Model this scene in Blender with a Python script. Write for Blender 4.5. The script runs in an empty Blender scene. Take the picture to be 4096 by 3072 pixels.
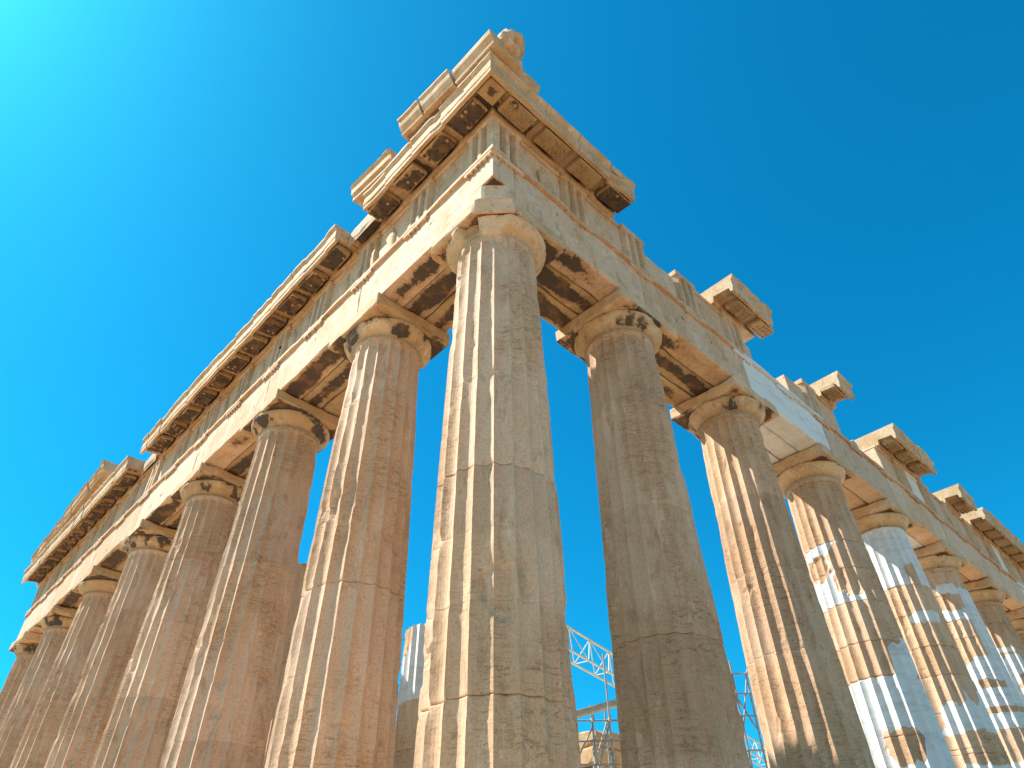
import bpy, math, random
import numpy as np
from mathutils import Vector, Matrix
R = math.radians
sc = bpy.context.scene
col = sc.collection

# ------------------------------------------------------------------ camera
CAM = (-5.8934, -6.4773, -0.8236); YAW, PIT, ROL = 0.76748, 0.70809, -0.02167
cd = bpy.data.cameras.new('camera'); cam = bpy.data.objects.new('camera', cd); col.objects.link(cam)
cd.sensor_width = 36; cd.lens = 24.433; cd.clip_start = 0.05; cd.clip_end = 3000
_f = Vector((math.cos(PIT)*math.sin(YAW), math.cos(PIT)*math.cos(YAW), math.sin(PIT)))
_r = Vector((math.cos(YAW), -math.sin(YAW), 0)); _u = _r.cross(_f)
_rr = math.cos(ROL)*_r + math.sin(ROL)*_u; _uu = -math.sin(ROL)*_r + math.cos(ROL)*_u
M = Matrix((_rr, _uu, -_f)).transposed().to_4x4(); M.translation = Vector(CAM)
cam.matrix_world = M
sc.camera = cam

# ------------------------------------------------------------------ light
SUN_AZ, SUN_EL = 132.5, 51.5          # azimuth measured from +x towards +y
SUN_E, SKY_E, EXPO = 5.0, 0.097, 0.94
sd = bpy.data.lights.new('sun', 'SUN'); sd.energy = SUN_E; sd.angle = R(0.5); sd.color = (1.0, 0.955, 0.87)
so = bpy.data.objects.new('sun', sd); col.objects.link(so)
ce = math.cos(R(SUN_EL))
sdir = Vector((ce*math.cos(R(SUN_AZ)), ce*math.sin(R(SUN_AZ)), math.sin(R(SUN_EL))))
so.rotation_euler = sdir.to_track_quat('Z', 'Y').to_euler()
w = bpy.data.worlds.new('World'); sc.world = w; w.use_nodes = True
nt = w.node_tree; nt.nodes.clear()
out = nt.nodes.new('ShaderNodeOutputWorld'); bg = nt.nodes.new('ShaderNodeBackground'); sky = nt.nodes.new('ShaderNodeTexSky')
sky.sky_type = 'NISHITA'; sky.sun_disc = False
sky.sun_elevation = R(SUN_EL); sky.sun_rotation = R(90 - SUN_AZ)
sky.altitude = 200; sky.air_density = 1.0; sky.dust_density = 0.85; sky.ozone_density = 3.5
hs = nt.nodes.new('ShaderNodeHueSaturation'); hs.inputs['Saturation'].default_value = 1.35; hs.inputs['Hue'].default_value = 0.485
tint = nt.nodes.new('ShaderNodeMix'); tint.data_type = 'RGBA'; tint.blend_type = 'MULTIPLY'; tint.inputs[0].default_value = 1; tint.inputs[7].default_value = (.12, 1.12, 1.16, 1)
nt.links.new(sky.outputs[0], hs.inputs['Color']); nt.links.new(hs.outputs[0], tint.inputs[6]); nt.links.new(tint.outputs[2], bg.inputs[0])
bg.inputs[1].default_value = SKY_E; nt.links.new(bg.outputs[0], out.inputs[0])
sc.view_settings.view_transform = 'Standard'; sc.view_settings.look = 'None'
sc.view_settings.exposure = EXPO; sc.view_settings.gamma = 1; sc.view_settings.use_curve_mapping = False
sc.cycles.max_bounces = 6; sc.cycles.diffuse_bounces = 4

# ------------------------------------------------------------------ noise
def _h(i, j, k, s):
    n = (i*374761393 + j*668265263 + k*1274126177 + s*974634777) & 0xFFFFFFFF
    n = ((n ^ (n >> 13))*1274126177) & 0xFFFFFFFF
    return ((n ^ (n >> 16)) & 0xFFFF)/65535.0
def vn(p, s=0):
    p = np.asarray(p, float); i = np.floor(p).astype(np.int64); f = p - i; f = f*f*(3 - 2*f); r = 0
    for a in (0, 1):
        for b in (0, 1):
            for c in (0, 1):
                wgt = (f[..., 0] if a else 1-f[..., 0])*(f[..., 1] if b else 1-f[..., 1])*(f[..., 2] if c else 1-f[..., 2])
                r = r + wgt*_h(i[..., 0]+a, i[..., 1]+b, i[..., 2]+c, s)
    return r
def fbm(p, s=0, o=3):
    p = np.asarray(p, float); a, t, r = .5, 0, 0
    for k in range(o):
        r = r + a*vn(p, s+k*17); t += a; p = p*2.03 + 11.3; a *= .5
    return r/t
def sstep(a, b, x):
    t = np.clip((x-a)/(b-a), 0, 1); return t*t*(3-2*t)

# ------------------------------------------------------------------ mesh builder; mask = (crust, fresh marble, tone, ochre patina)
class MB:
    def __init__(s): s.v = []; s.f = []; s.m = []; s.n = 0; s.sm = []
    def add(s, v, f, mask=None, smooth=False):
        v = np.asarray(v, float); k = len(v)
        m = np.zeros((k, 4)) if mask is None else np.broadcast_to(np.asarray(mask, float), (k, 4))
        s.v.append(v); s.m.append(m); s.f += [tuple(int(i)+s.n for i in q) for q in f]; s.sm += [smooth]*len(f); s.n += k
    def build(s, name, mat, parent=None, smooth_angle=None, recalc=False):
        v = np.concatenate(s.v); m = np.concatenate(s.m)
        me = bpy.data.meshes.new(name); me.from_pydata(v.tolist(), [], s.f); me.update()
        a = me.color_attributes.new('mask', 'FLOAT_COLOR', 'POINT'); a.data.foreach_set('color', m.astype(np.float32).ravel())
        me.polygons.foreach_set('use_smooth', s.sm)
        if recalc:
            import bmesh
            b = bmesh.new(); b.from_mesh(me); bmesh.ops.recalc_face_normals(b, faces=b.faces); b.to_mesh(me); b.free()
        me.materials.append(mat)
        o = bpy.data.objects.new(name, me); col.objects.link(o)
        if parent: o.parent = parent
        return o

def axis_cuts(a, b, seg, e=(0.025, 0.07)):
    L = b-a; c = [a]
    es = [x for x in e if x < L*.3]
    c += [a+x for x in es]; n = max(1, int(round((L-2*(es[-1] if es else 0))/seg)))
    lo, hi = (a+es[-1], b-es[-1]) if es else (a, b)
    c += [lo+(hi-lo)*k/n for k in range(1, n)] + ([hi] if es else [])
    c += [b-x for x in es[::-1][1:]] if es else []
    c.append(b)
    return np.array(sorted(set(np.round(c, 5))))

def sbox(mb, x0, x1, y0, y1, z0, z1, chip=.03, seg=.16, seed=0, T=None, mask=(0, 0, 0, 0), crust=None, rough=.003, post=None, hole=None):
    """box of worn stone: grid faces, chipped arrises; T maps local points to the world; crust = faces list with (side, strength, inset)"""
    C = [axis_cuts(x0, x1, seg), axis_cuts(y0, y1, seg), axis_cuts(z0, z1, seg)]
    n = [len(c) for c in C]
    idx = {}; pts = []; faces = []
    def vid(i, j, k):
        key = (i, j, k)
        if key not in idx: idx[key] = len(pts); pts.append((C[0][i], C[1][j], C[2][k]))
        return idx[key]
    for ax in range(3):
        b_, c_ = (ax+1) % 3, (ax+2) % 3
        for side in (0, n[ax]-1):
            for i in range(n[b_]-1):
                for j in range(n[c_]-1):
                    q = []
                    for (di, dj) in ((0, 0), (1, 0), (1, 1), (0, 1)):
                        ijk = [0, 0, 0]; ijk[ax] = side; ijk[b_] = i+di; ijk[c_] = j+dj; q.append(vid(*ijk))
                    faces.append(q if side else q[::-1])
    P = np.array(pts); lo = np.array([x0, y0, z0]); hi = np.array([x1, y1, z1])
    m = np.zeros((len(P), 4)); m[:] = mask
    if crust:
        for (side, st, inset) in crust:
            ax = {'x': 0, 'y': 1, 'z': 2}[side[1]]; val = lo[ax] if side[0] == '-' else hi[ax]
            on = np.abs(P[:, ax]-val) < 1e-4
            d = np.full(len(P), 9.)
            for a2 in range(3):
                if a2 != ax: d = np.minimum(d, np.minimum(P[:, a2]-lo[a2], hi[a2]-P[:, a2]))
            nz = fbm(P*1.5+seed*3.1, seed, 4)-.5
            m[on, 0] = np.clip(.5 + (d-inset)[on]*5*st + nz[on]*2.2 + (st-1)*.9, -1, 2)
    W = P+seed*7.7
    c = chip*(0.25 + 3.2*np.maximum(0, fbm(W*1.6, seed, 3)-.42)**1.0*2)
    dl = P-lo; dh = hi-P
    d = np.minimum(dl, dh); sgn = np.where(dl < dh, 1., -1.)
    order = np.argsort(d, axis=1); r = np.arange(len(P))
    a, b = order[:, 0], order[:, 1]; s_ = d[r, a]+d[r, b]
    push = np.maximum(0, c-s_)/2
    P[r, a] += sgn[r, a]*push; P[r, b] += sgn[r, b]*push
    P += (np.stack([vn(W*5, seed+1), vn(W*5, seed+2), vn(W*5, seed+3)], 1)-.5)*2*rough
    if post is not None: P, m = post(P, m)
    if T is not None: P = T(P)
    mb.add(P, faces, m)

TL = lambda P: np.stack([-P[:, 1], P[:, 0], P[:, 2]], 1)      # (along, out, z) on the east front
TR = lambda P: np.stack([P[:, 0], -P[:, 1], P[:, 2]], 1)      # (along, out, z) on the north flank

def prism(mb, prof, s0, s1, T, seg=.12, chip=.02, seed=0, mask=(0, 0, 0, 0), crustseg=None, outer=None, damage=0., zslope=0., rag=(0, 0)):
    """profile (out, z) swept along s with chipped corners; rag = ragged depth of the two ends"""
    n = max(2, int(round((s1-s0)/seg))); S = np.linspace(s0, s1, n+1)
    prof = np.array(prof, float); k = len(prof)
    cen = prof.mean(0)
    P = np.zeros((n+1, k, 3)); P[:, :, 0] = S[:, None]; P[:, :, 1] = prof[None, :, 0]; P[:, :, 2] = prof[None, :, 1]+zslope*(S[:, None]-s0)
    W = P.reshape(-1, 3)+seed*5.3
    nz = np.maximum(0, fbm(W*np.array([2.6, 1.3, 1.3]), seed, 3)-.45).reshape(n+1, k)
    d = cen[None, None, :]-np.stack([P[:, :, 1], P[:, :, 2]-zslope*(S[:, None]-s0)], 2); L = np.linalg.norm(d, axis=2, keepdims=True)+1e-6
    wt = np.ones(k) if outer is None else np.array(outer, float)
    amt = (chip*4*nz*wt[None, :])[..., None]
    if damage: amt = amt + (damage*sstep(.5, .62, fbm(W*np.array([1.1, .2, .2]), seed+9, 2)).reshape(n+1, k)*wt[None, :])[..., None]
    P[:, :, 1:] += d/L*np.minimum(amt, L*.7)
    for e, ra in ((0, rag[0]), (n, rag[1])):
        if ra: P[e, :, 0] += (1 if e == 0 else -1)*ra*fbm(P[e]*3+seed, seed+4, 2)
    F = []
    for i in range(n):
        for j in range(k):
            F.append((i*k+j, i*k+(j+1) % k, (i+1)*k+(j+1) % k, (i+1)*k+j))
    base = (n+1)*k
    m = np.zeros((base, 4)); m[:] = mask
    if crustseg is not None:
        for j, st in crustseg:
            dd = np.minimum(S-s0, s1-S)
            m[np.arange(n+1)*k+j, 0] = np.clip(.5+(dd-.05)*4+(fbm(P[:, j]*2.5+seed, seed+3, 3)-.5)*2+st-1, -1, 2)
    F.append(tuple(range(k))[::-1]); F.append(tuple(n*k+j for j in range(k)))
    V = P.reshape(-1, 3); V = T(V) if T else V
    mb.add(V, F, m)

def lathe(mb, cx, cy, prof, n=96, mask=None, smooth=True, fn=None, cap=True):
    prof = np.array(prof, float); th = np.linspace(0, 2*np.pi, n, endpoint=False); k = len(prof)
    r = np.repeat(prof[:, 0][:, None], n, 1); z = np.repeat(prof[:, 1][:, None], n, 1); t = np.repeat(th[None], k, 0)
    if fn: r, z, m = fn(r, z, t)
    else: m = None
    V = np.stack([cx+r*np.cos(t), cy+r*np.sin(t), z], -1).reshape(-1, 3)
    F = [(i*n+j, i*n+(j+1) % n, (i+1)*n+(j+1) % n, (i+1)*n+j) for i in range(k-1) for j in range(n)]
    mb.add(V, F, m.reshape(-1, 4) if m is not None else mask, smooth)
    if cap:
        cm_ = mask if mask is not None else (0, 0, 0, 0); mb.add(V[-n:], [tuple(range(n))], cm_); mb.add(V[:n], [tuple(range(n))[::-1]], cm_)

def tube(mb, a, b, r, n=8, mask=None):
    a = np.array(a, float); b = np.array(b, float); d = b-a; d /= np.linalg.norm(d)
    u = np.cross(d, (0, 0, 1) if abs(d[2]) < .9 else (1, 0, 0)); u /= np.linalg.norm(u); v = np.cross(d, u)
    t = np.linspace(0, 2*np.pi, n, endpoint=False)
    ring = r*(np.cos(t)[:, None]*u+np.sin(t)[:, None]*v)
    V = np.concatenate([a+ring, b+ring])
    mb.add(V, [(j, (j+1) % n, n+(j+1) % n, n+j) for j in range(n)], mask, True)
    mb.add(V, [tuple(range(n))[::-1], tuple(range(n, 2*n))], mask)

# ------------------------------------------------------------------ materials
class NT:
    def __init__(s, name):
        s.mat = bpy.data.materials.new(name); s.mat.use_nodes = True; s.t = s.mat.node_tree; s.t.nodes.clear()
        s.out = s.n('ShaderNodeOutputMaterial'); s.b = s.n('ShaderNodeBsdfPrincipled'); s.l(s.b.outputs[0], s.out.inputs[0])
    def n(s, t, **k):
        o = s.t.nodes.new(t)
        for a, v in k.items(): setattr(o, a, v)
        return o
    def l(s, a, b): s.t.links.new(a, b)
    def val(s, x, sock):
        if isinstance(x, (int, float)): sock.default_value = x
        elif isinstance(x, tuple): sock.default_value = x if len(x) == len(sock.default_value) else tuple(x)+(1,)
        else: s.l(x, sock)
    def math(s, op, a, b=0., c=None):
        o = s.n('ShaderNodeMath', operation=op); s.val(a, o.inputs[0]); s.val(b, o.inputs[1])
        if c is not None: s.val(c, o.inputs[2])
        return o.outputs[0]
    def vm(s, op, a, b):
        o = s.n('ShaderNodeVectorMath', operation=op); s.val(a, o.inputs[0]); s.val(b, o.inputs[1]); return o.outputs[0]
    def noise(s, v, sc_, det=4, rough=.55, dist=0.):
        o = s.n('ShaderNodeTexNoise'); s.l(v, o.inputs['Vector']); o.inputs['Scale'].default_value = sc_
        o.inputs['Detail'].default_value = det; o.inputs['Roughness'].default_value = rough; o.inputs['Distortion'].default_value = dist
        return o.outputs[0]
    def ramp(s, x, a, b, lo=0., hi=1.):
        o = s.n('ShaderNodeMapRange', interpolation_type='SMOOTHSTEP'); s.val(x, o.inputs['Value'])
        o.inputs['From Min'].default_value = a; o.inputs['From Max'].default_value = b
        o.inputs['To Min'].default_value = lo; o.inputs['To Max'].default_value = hi; return o.outputs[0]
    def mix(s, f, a, b, mode='MIX'):
        o = s.n('ShaderNodeMix', data_type='RGBA', blend_type=mode); s.val(f, o.inputs[0]); s.val(a, o.inputs[6]); s.val(b, o.inputs[7]); return o.outputs[2]

def stone(name, pale=(.68, .455, .305), honey=(.61, .375, .22), brown=(.44, .255, .145), honey_bias=0., brown_bias=0., streak=.5, vert=(1, 1, .35), veins=1., holes=.0):
    s = NT(name)
    geo = s.n('ShaderNodeNewGeometry'); oi = s.n('ShaderNodeObjectInfo'); at = s.n('ShaderNodeAttribute', attribute_name='mask')
    sep = s.n('ShaderNodeSeparateColor'); s.l(at.outputs['Color'], sep.inputs[0])
    crust, fresh, tone, ochre = sep.outputs[0], sep.outputs[1], sep.outputs[2], at.outputs['Alpha']
    off = s.math('MULTIPLY', oi.outputs['Random'], 37.)
    comb = s.n('ShaderNodeCombineXYZ'); s.l(off, comb.inputs[0]); s.l(off, comb.inputs[1]); s.l(off, comb.inputs[2])
    P = s.vm('ADD', geo.outputs['Position'], comb.outputs[0])
    Pv = s.vm('MULTIPLY', P, vert)
    big = s.noise(Pv, 1.1, 5, .6, .4)
    mid = s.noise(Pv, 4.2, 6, .65, .8)
    fine = s.noise(P, 38, 4, .7)
    c = s.mix(s.ramp(s.math('ADD', big, s.math('ADD', s.math('MULTIPLY', ochre, .16), honey_bias)), .40, .62), pale, honey)
    c = s.mix(s.math('MULTIPLY', s.ramp(s.math('ADD', mid, brown_bias), .52, .66), .60), c, brown)
    # pale worn scabs where the patina has flaked off
    c = s.mix(s.math('MULTIPLY', s.ramp(s.noise(Pv, 2.3, 8, .74, .3), .56, .62), .6), c, tuple(min(1, x*1.2) for x in pale))
    # bedding veins of the marble, wavy near-horizontal lines
    Pw = s.vm('MULTIPLY', P, (.55, .55, 3.4))
    vn_ = s.noise(Pw, 1.7, 5, .62, 1.6)
    line = s.ramp(s.math('ABSOLUTE', s.math('SUBTRACT', vn_, .5)), .0, .022, 1., 0.)
    c = s.mix(s.math('MULTIPLY', s.math('MULTIPLY', line, s.ramp(big, .42, .6)), .6*veins), c, (.20, .125, .075))
    # speckle and pitting
    c = s.mix(s.math('MULTIPLY', s.ramp(s.noise(P, 19, 5, .7), .50, .60), .30), c, s.mix(1., c, (.74, .70, .66), 'MULTIPLY'))
    pit = s.ramp(s.noise(P, 13, 6, .8), .62, .67)
    c = s.mix(s.math('MULTIPLY', pit, .7), c, (.15, .10, .06))
    hole = s.ramp(s.noise(s.vm('MULTIPLY', P, (1, 1, .7)), 3.4, 2, .5), .735, .75)
    c = s.mix(s.math('MULTIPLY', hole, holes), c, (.09, .065, .045))
    c = s.mix(s.math('MULTIPLY', s.ramp(fine, .35, .65), .55), c, s.mix(1., c, (.74, .71, .68), 'MULTIPLY'))
    # rain streaks
    Ps = s.vm('MULTIPLY', P, (3.2, 3.2, .16))
    st = s.math('MULTIPLY', s.ramp(s.noise(Ps, 2.2, 5, .7, .2), .60, .74), s.ramp(s.noise(P, .7, 3), .5, .64))
    c = s.mix(s.math('MULTIPLY', st, streak), c, (.13, .085, .055))
    # per-block tone
    tn = s.math('ADD', s.math('MULTIPLY', tone, .09), s.math('ADD', .95, s.math('MULTIPLY', oi.outputs['Random'], .1)))
    cm = s.n('ShaderNodeCombineColor'); s.l(tn, cm.inputs[0]); s.l(tn, cm.inputs[1]); s.l(tn, cm.inputs[2])
    c = s.mix(1., c, cm.outputs[0], 'MULTIPLY')
    # black and rusty gypsum crust in its own patches
    cn = s.noise(P, 9, 8, .74)
    cm1 = s.ramp(s.math('ADD', crust, s.math('MULTIPLY', s.math('SUBTRACT', cn, .5), 1.6)), .42, .60)
    crc = s.mix(s.ramp(s.noise(P, 3.1, 5, .6), .5, .66), (.075, .056, .046), (.20, .105, .052))
    rim = s.ramp(s.math('ADD', crust, s.math('MULTIPLY', s.math('SUBTRACT', cn, .5), 1.6)), .0, .5)
    c = s.mix(s.math('MULTIPLY', rim, .6), c, (.36, .215, .11))
    c = s.mix(s.math('MULTIPLY', cm1, .96), c, crc)
    # new white marble fills
    fm = s.ramp(s.math('ADD', fresh, s.math('MULTIPLY', s.math('SUBTRACT', s.noise(P, 9, 3), .5), .25)), .485, .515)
    wc = s.mix(s.math('MULTIPLY', s.ramp(s.noise(Pw, 1.2, 6, .7, 1.5), .46, .70), .75), (.70, .70, .69), (.48, .48, .47))
    wc = s.mix(s.math('MULTIPLY', s.ramp(s.noise(P, 2.6, 6, .75), .52, .68), .45), wc, (.55, .48, .38))
    c = s.mix(fm, c, wc)
    s.l(c, s.b.inputs['Base Color']); s.b.inputs['Roughness'].default_value = .82; s.b.inputs['Specular IOR Level'].default_value = .25
    h = s.math('ADD', s.math('MULTIPLY', mid, .6), s.math('ADD', s.math('MULTIPLY', fine, .12), s.math('MULTIPLY', s.noise(P, 14, 6, .7), .3)))
    h = s.math('SUBTRACT', h, s.math('MULTIPLY', pit, .1))
    h = s.math('MULTIPLY', h, s.math('SUBTRACT', 1., s.math('MULTIPLY', fm, .85)))
    bp = s.n('ShaderNodeBump'); bp.inputs['Strength'].default_value = .5; bp.inputs['Distance'].default_value = .013
    s.l(h, bp.inputs['Height']); s.l(bp.outputs[0], s.b.inputs['Normal'])
    return s.mat

def plain(name, c1, c2, rough=.6, metal=0., scale=6., bump=.0):
    s = NT(name); geo = s.n('ShaderNodeNewGeometry')
    n1 = s.noise(geo.outputs['Position'], scale, 6, .65)
    s.l(s.mix(s.ramp(n1, .38, .62), c1, c2), s.b.inputs['Base Color'])
    s.b.inputs['Roughness'].default_value = rough; s.b.inputs['Metallic'].default_value = metal
    if bump:
        bp = s.n('ShaderNodeBump'); bp.inputs['Strength'].default_value = .6; bp.inputs['Distance'].default_value = bump
        s.l(n1, bp.inputs['Height']); s.l(bp.outputs[0], s.b.inputs['Normal'])
    return s.mat

M_SHAFT = stone('weathered_marble_shaft', honey_bias=.03, brown_bias=-.01, streak=.4, veins=1.3)
M_CAP = stone('weathered_marble_capital', pale=(.68, .48, .31), honey=(.60, .39, .21), honey_bias=-.02, streak=.3, vert=(1, 1, 1), veins=.5)
M_ARCH = stone('weathered_marble_beam', pale=(.69, .495, .35), honey=(.64, .41, .245), honey_bias=-.03, brown_bias=-.01, streak=.4, vert=(1, 1, .6), veins=.6, holes=.9)
M_FRZ = stone('weathered_marble_frieze', pale=(.64, .455, .31), honey=(.57, .38, .22), honey_bias=-.02, streak=.6, vert=(1, 1, .5), veins=.6, holes=.9)
M_CORN = stone('weathered_marble_cornice', pale=(.62, .45, .30), honey=(.55, .36, .19), honey_bias=0., brown_bias=.02, streak=.3, vert=(1, 1, 1), veins=.4)
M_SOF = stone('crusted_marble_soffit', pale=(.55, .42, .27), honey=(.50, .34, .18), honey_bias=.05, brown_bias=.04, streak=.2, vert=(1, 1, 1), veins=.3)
M_FLOOR = plain('worn_pale_paving', (.58, .42, .27), (.48, .33, .19), .85, 0, 1.5, .02)
M_ROCK = plain('pale_limestone_ground', (.45, .295, .165), (.36, .225, .125), .9, 0, .8, .05)
M_STEEL = plain('galvanised_steel_tube', (.26, .265, .26), (.36, .36, .35), .5, .2, 9)
M_JIB = plain('cream_painted_steel', (.72, .66, .52), (.58, .52, .40), .5, .1, 4)
M_BEAM = plain('pale_scaffold_plank', (.50, .44, .34), (.38, .33, .26), .7, 0, 5)

# ------------------------------------------------------------------ tagging
def tag(o, label=None, cat=None, group=None, kind=None):
    if label: o['label'] = label
    if cat: o['category'] = cat
    if group: o['group'] = group
    if kind: o['kind'] = kind
    return o
def empty(name, loc=(0, 0, 0)):
    o = bpy.data.objects.new(name, None); col.objects.link(o); o.location = loc; o.empty_display_size = .3; return o

# ------------------------------------------------------------------ temple dimensions
H = 10.43; HN = 9.70; ZA = 11.78; ZF = 13.13; ZG = 13.73
CL, CR, SF, SR = 3.648, 3.702, 4.296, 4.291
YL = [0] + [CL+SF*i for i in range(6)] + [2*CL+5*SF]
XR = [0] + [CR+SR*i for i in range(15)]
XR.append(XR[-1]+CR)
AF = .90      # architrave face, distance from the axis
FF = .93      # frieze (triglyph) face
GE = 1.62     # cornice edge

temple = empty('ruined_temple')
tag(temple, 'ruined honey coloured marble temple, two rows of fluted columns meeting under a broken cornice corner', 'temple')

def make_column(cx, cy, seed, joints, patches=(), res=1., r0=.952, r1=.745, wear=1., top=HN, name='column', parent=temple, tone=1., z_from=0., white_all=False, strong=()):
    K = 8; F_ = 20; n = K*F_
    rows = [z_from]
    dz = .085/res
    zz = np.arange(z_from+dz, top-.02, dz)
    js = np.array(sorted(joints))
    zz = [z for z in zz if (len(js) == 0 or np.min(np.abs(js-z)) > .03)]
    for j in js: zz += [j-.028, j-.009, j, j+.009, j+.028]
    Z = np.array(sorted(set(np.round([z_from]+zz+[top-.10, top-.06, top-.03, top], 4)))); Z = Z[Z <= top]
    th = np.zeros(n); tt = np.zeros(n)
    loc = np.array([-1, -.86, -.62, -.32, 0, .32, .62, .86])
    for f in range(F_):
        for k in range(K): th[f*K+k] = R(9)*(loc[k]) + R(18)*f; tt[f*K+k] = loc[k]
    # arrises at 9 + 18k degrees: a flute is centred on every axis
    T, ZZ = np.meshgrid(th, Z); TT = np.repeat(tt[None], len(Z), 0)
    u = np.clip(ZZ/9.7, 0, 1)
    Rz = r0+(r1-r0)*u+.017*np.sin(np.pi*u)
    rch = Rz*math.cos(R(9))/np.cos(R(9)*TT)
    dep = Rz*.082
    if top == HN: dep = dep*(1-sstep(9.52, 9.69, ZZ+.10*TT**2))
    r = rch-dep*(1-TT**2)
    X = np.stack([cx+r*np.cos(T), cy+r*np.sin(T), ZZ], -1)
    sd3 = X*np.array([1, 1, 1])+seed*13.7
    ar = np.abs(TT)**3
    chip = np.maximum(0, fbm(sd3*np.array([2.2, 2.2, 1.5]), seed, 4)-.47)
    small = vn(sd3*np.array([11, 11, 11.]), seed+5)
    r = r-ar*(chip*.11*wear+.005*small)
    r = r-(fbm(sd3*.9, seed+8, 3)-.5)*.003*wear
    goug = sstep(.68, .76, fbm(sd3*np.array([2.1, 2.1, 1.6]), seed+21, 3)); r = r-goug*.03*wear
    r = r-.004*(vn(sd3*16, seed+3)-.5)
    m = np.zeros(X.shape[:2]+(4,))
    jid = np.zeros_like(ZZ)
    for i, j in enumerate(js):
        d = np.abs(ZZ-j); cj = (1. if (j in strong or patches) else .22)*(.35+1.3*vn(np.stack([T*2.2, T*0+j*7, T*0], -1), seed))
        r = r-.022*cj*(d < .004)-.005*cj*(d < .012)
        r = r-ar*.05*wear*np.maximum(0, vn(np.stack([np.cos(T)*3, np.sin(T)*3, T*0+j*5], -1), seed+2)-.55)*(d < .12)*(1-d/.12)*2
        jid = jid+(ZZ > j)
    rnd = random.Random(seed*77+5); tl = [rnd.uniform(-1, 1)*tone for _ in range(len(js)+1)]
    m[..., 2] = np.array(tl)[jid.astype(int)]
    m[..., 3] = (np.array([rnd.uniform(-.6, .6) for _ in range(len(js)+1)])[jid.astype(int)])
    # crust licks under the neck and a few dark smears
    m[..., 0] = -.6+1.5*np.maximum(0, fbm(np.stack([np.cos(T)*2.1+seed, np.sin(T)*2.1, ZZ*.35], -1), seed+31, 3)-.45)*sstep(8.6, 9.6, ZZ)*2.2*wear
    # white marble repairs: (theta deg, z, half width deg, half height, new?)
    fr = np.full_like(ZZ, 0. if not white_all else 1.)
    deg = np.degrees(T) % 360
    for (kind, t0, z0, ht, hz) in patches:
        wob = (fbm(np.stack([np.cos(T)*3, np.sin(T)*3, ZZ*1.7], -1), seed+41, 3)-.5)
        dt = np.abs((deg-t0+180) % 360-180)
        if kind in ('band', 'oldband'):
            e = np.minimum(ht-dt, 999)/18.; s_ = np.minimum(e, (hz-np.abs(ZZ-z0))*6)+(wob*1.2 if kind == 'oldband' else 0)+(fbm(np.stack([np.cos(T)*6, np.sin(T)*6, ZZ*0+z0], -1), seed+49, 2)-.5)*(.9 if kind == 'oldband' else 0)
        else:
            wob2 = fbm(np.stack([np.cos(T)*9, np.sin(T)*9, ZZ*5], -1), seed+47, 2)-.5
            s_ = (1-((dt/ht)**3+(np.abs(ZZ-z0)/hz)**3)**(1/3.))*2.2+wob*2.6+wob2*1.1
        a = np.clip(.5+s_*2, 0, 1)
        if kind in ('band', 'new'): fr = np.maximum(fr, a)
        else: fr = np.minimum(fr, 1-a)
        if kind == 'hollow': r = r-.045*np.clip(s_*2, 0, 1)
    m[..., 1] = fr
    r = np.where(fr > .6, rch-dep*(1-TT**2), r)
    X = np.stack([cx+r*np.cos(T), cy+r*np.sin(T), ZZ], -1)
    nz = len(Z)
    I = np.arange(nz*n).reshape(nz, n); J = np.roll(I, -1, 1)
    Fq = np.stack([I[:-1], J[:-1], J[1:], I[1:]], -1).reshape(-1, 4)
    mb = MB(); mb.add(X.reshape(-1, 3), Fq.tolist(), m.reshape(-1, 4), False)
    topv = X[-1]; 
    if top < HN:
        tv = np.concatenate([topv, [[cx, cy, top-.03]]]); mb.add(tv, [(j, (j+1) % n, n) for j in range(n)], (0, 1. if white_all else 0, 0, 0))
    return mb.build(name, M_SHAFT, parent)

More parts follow.
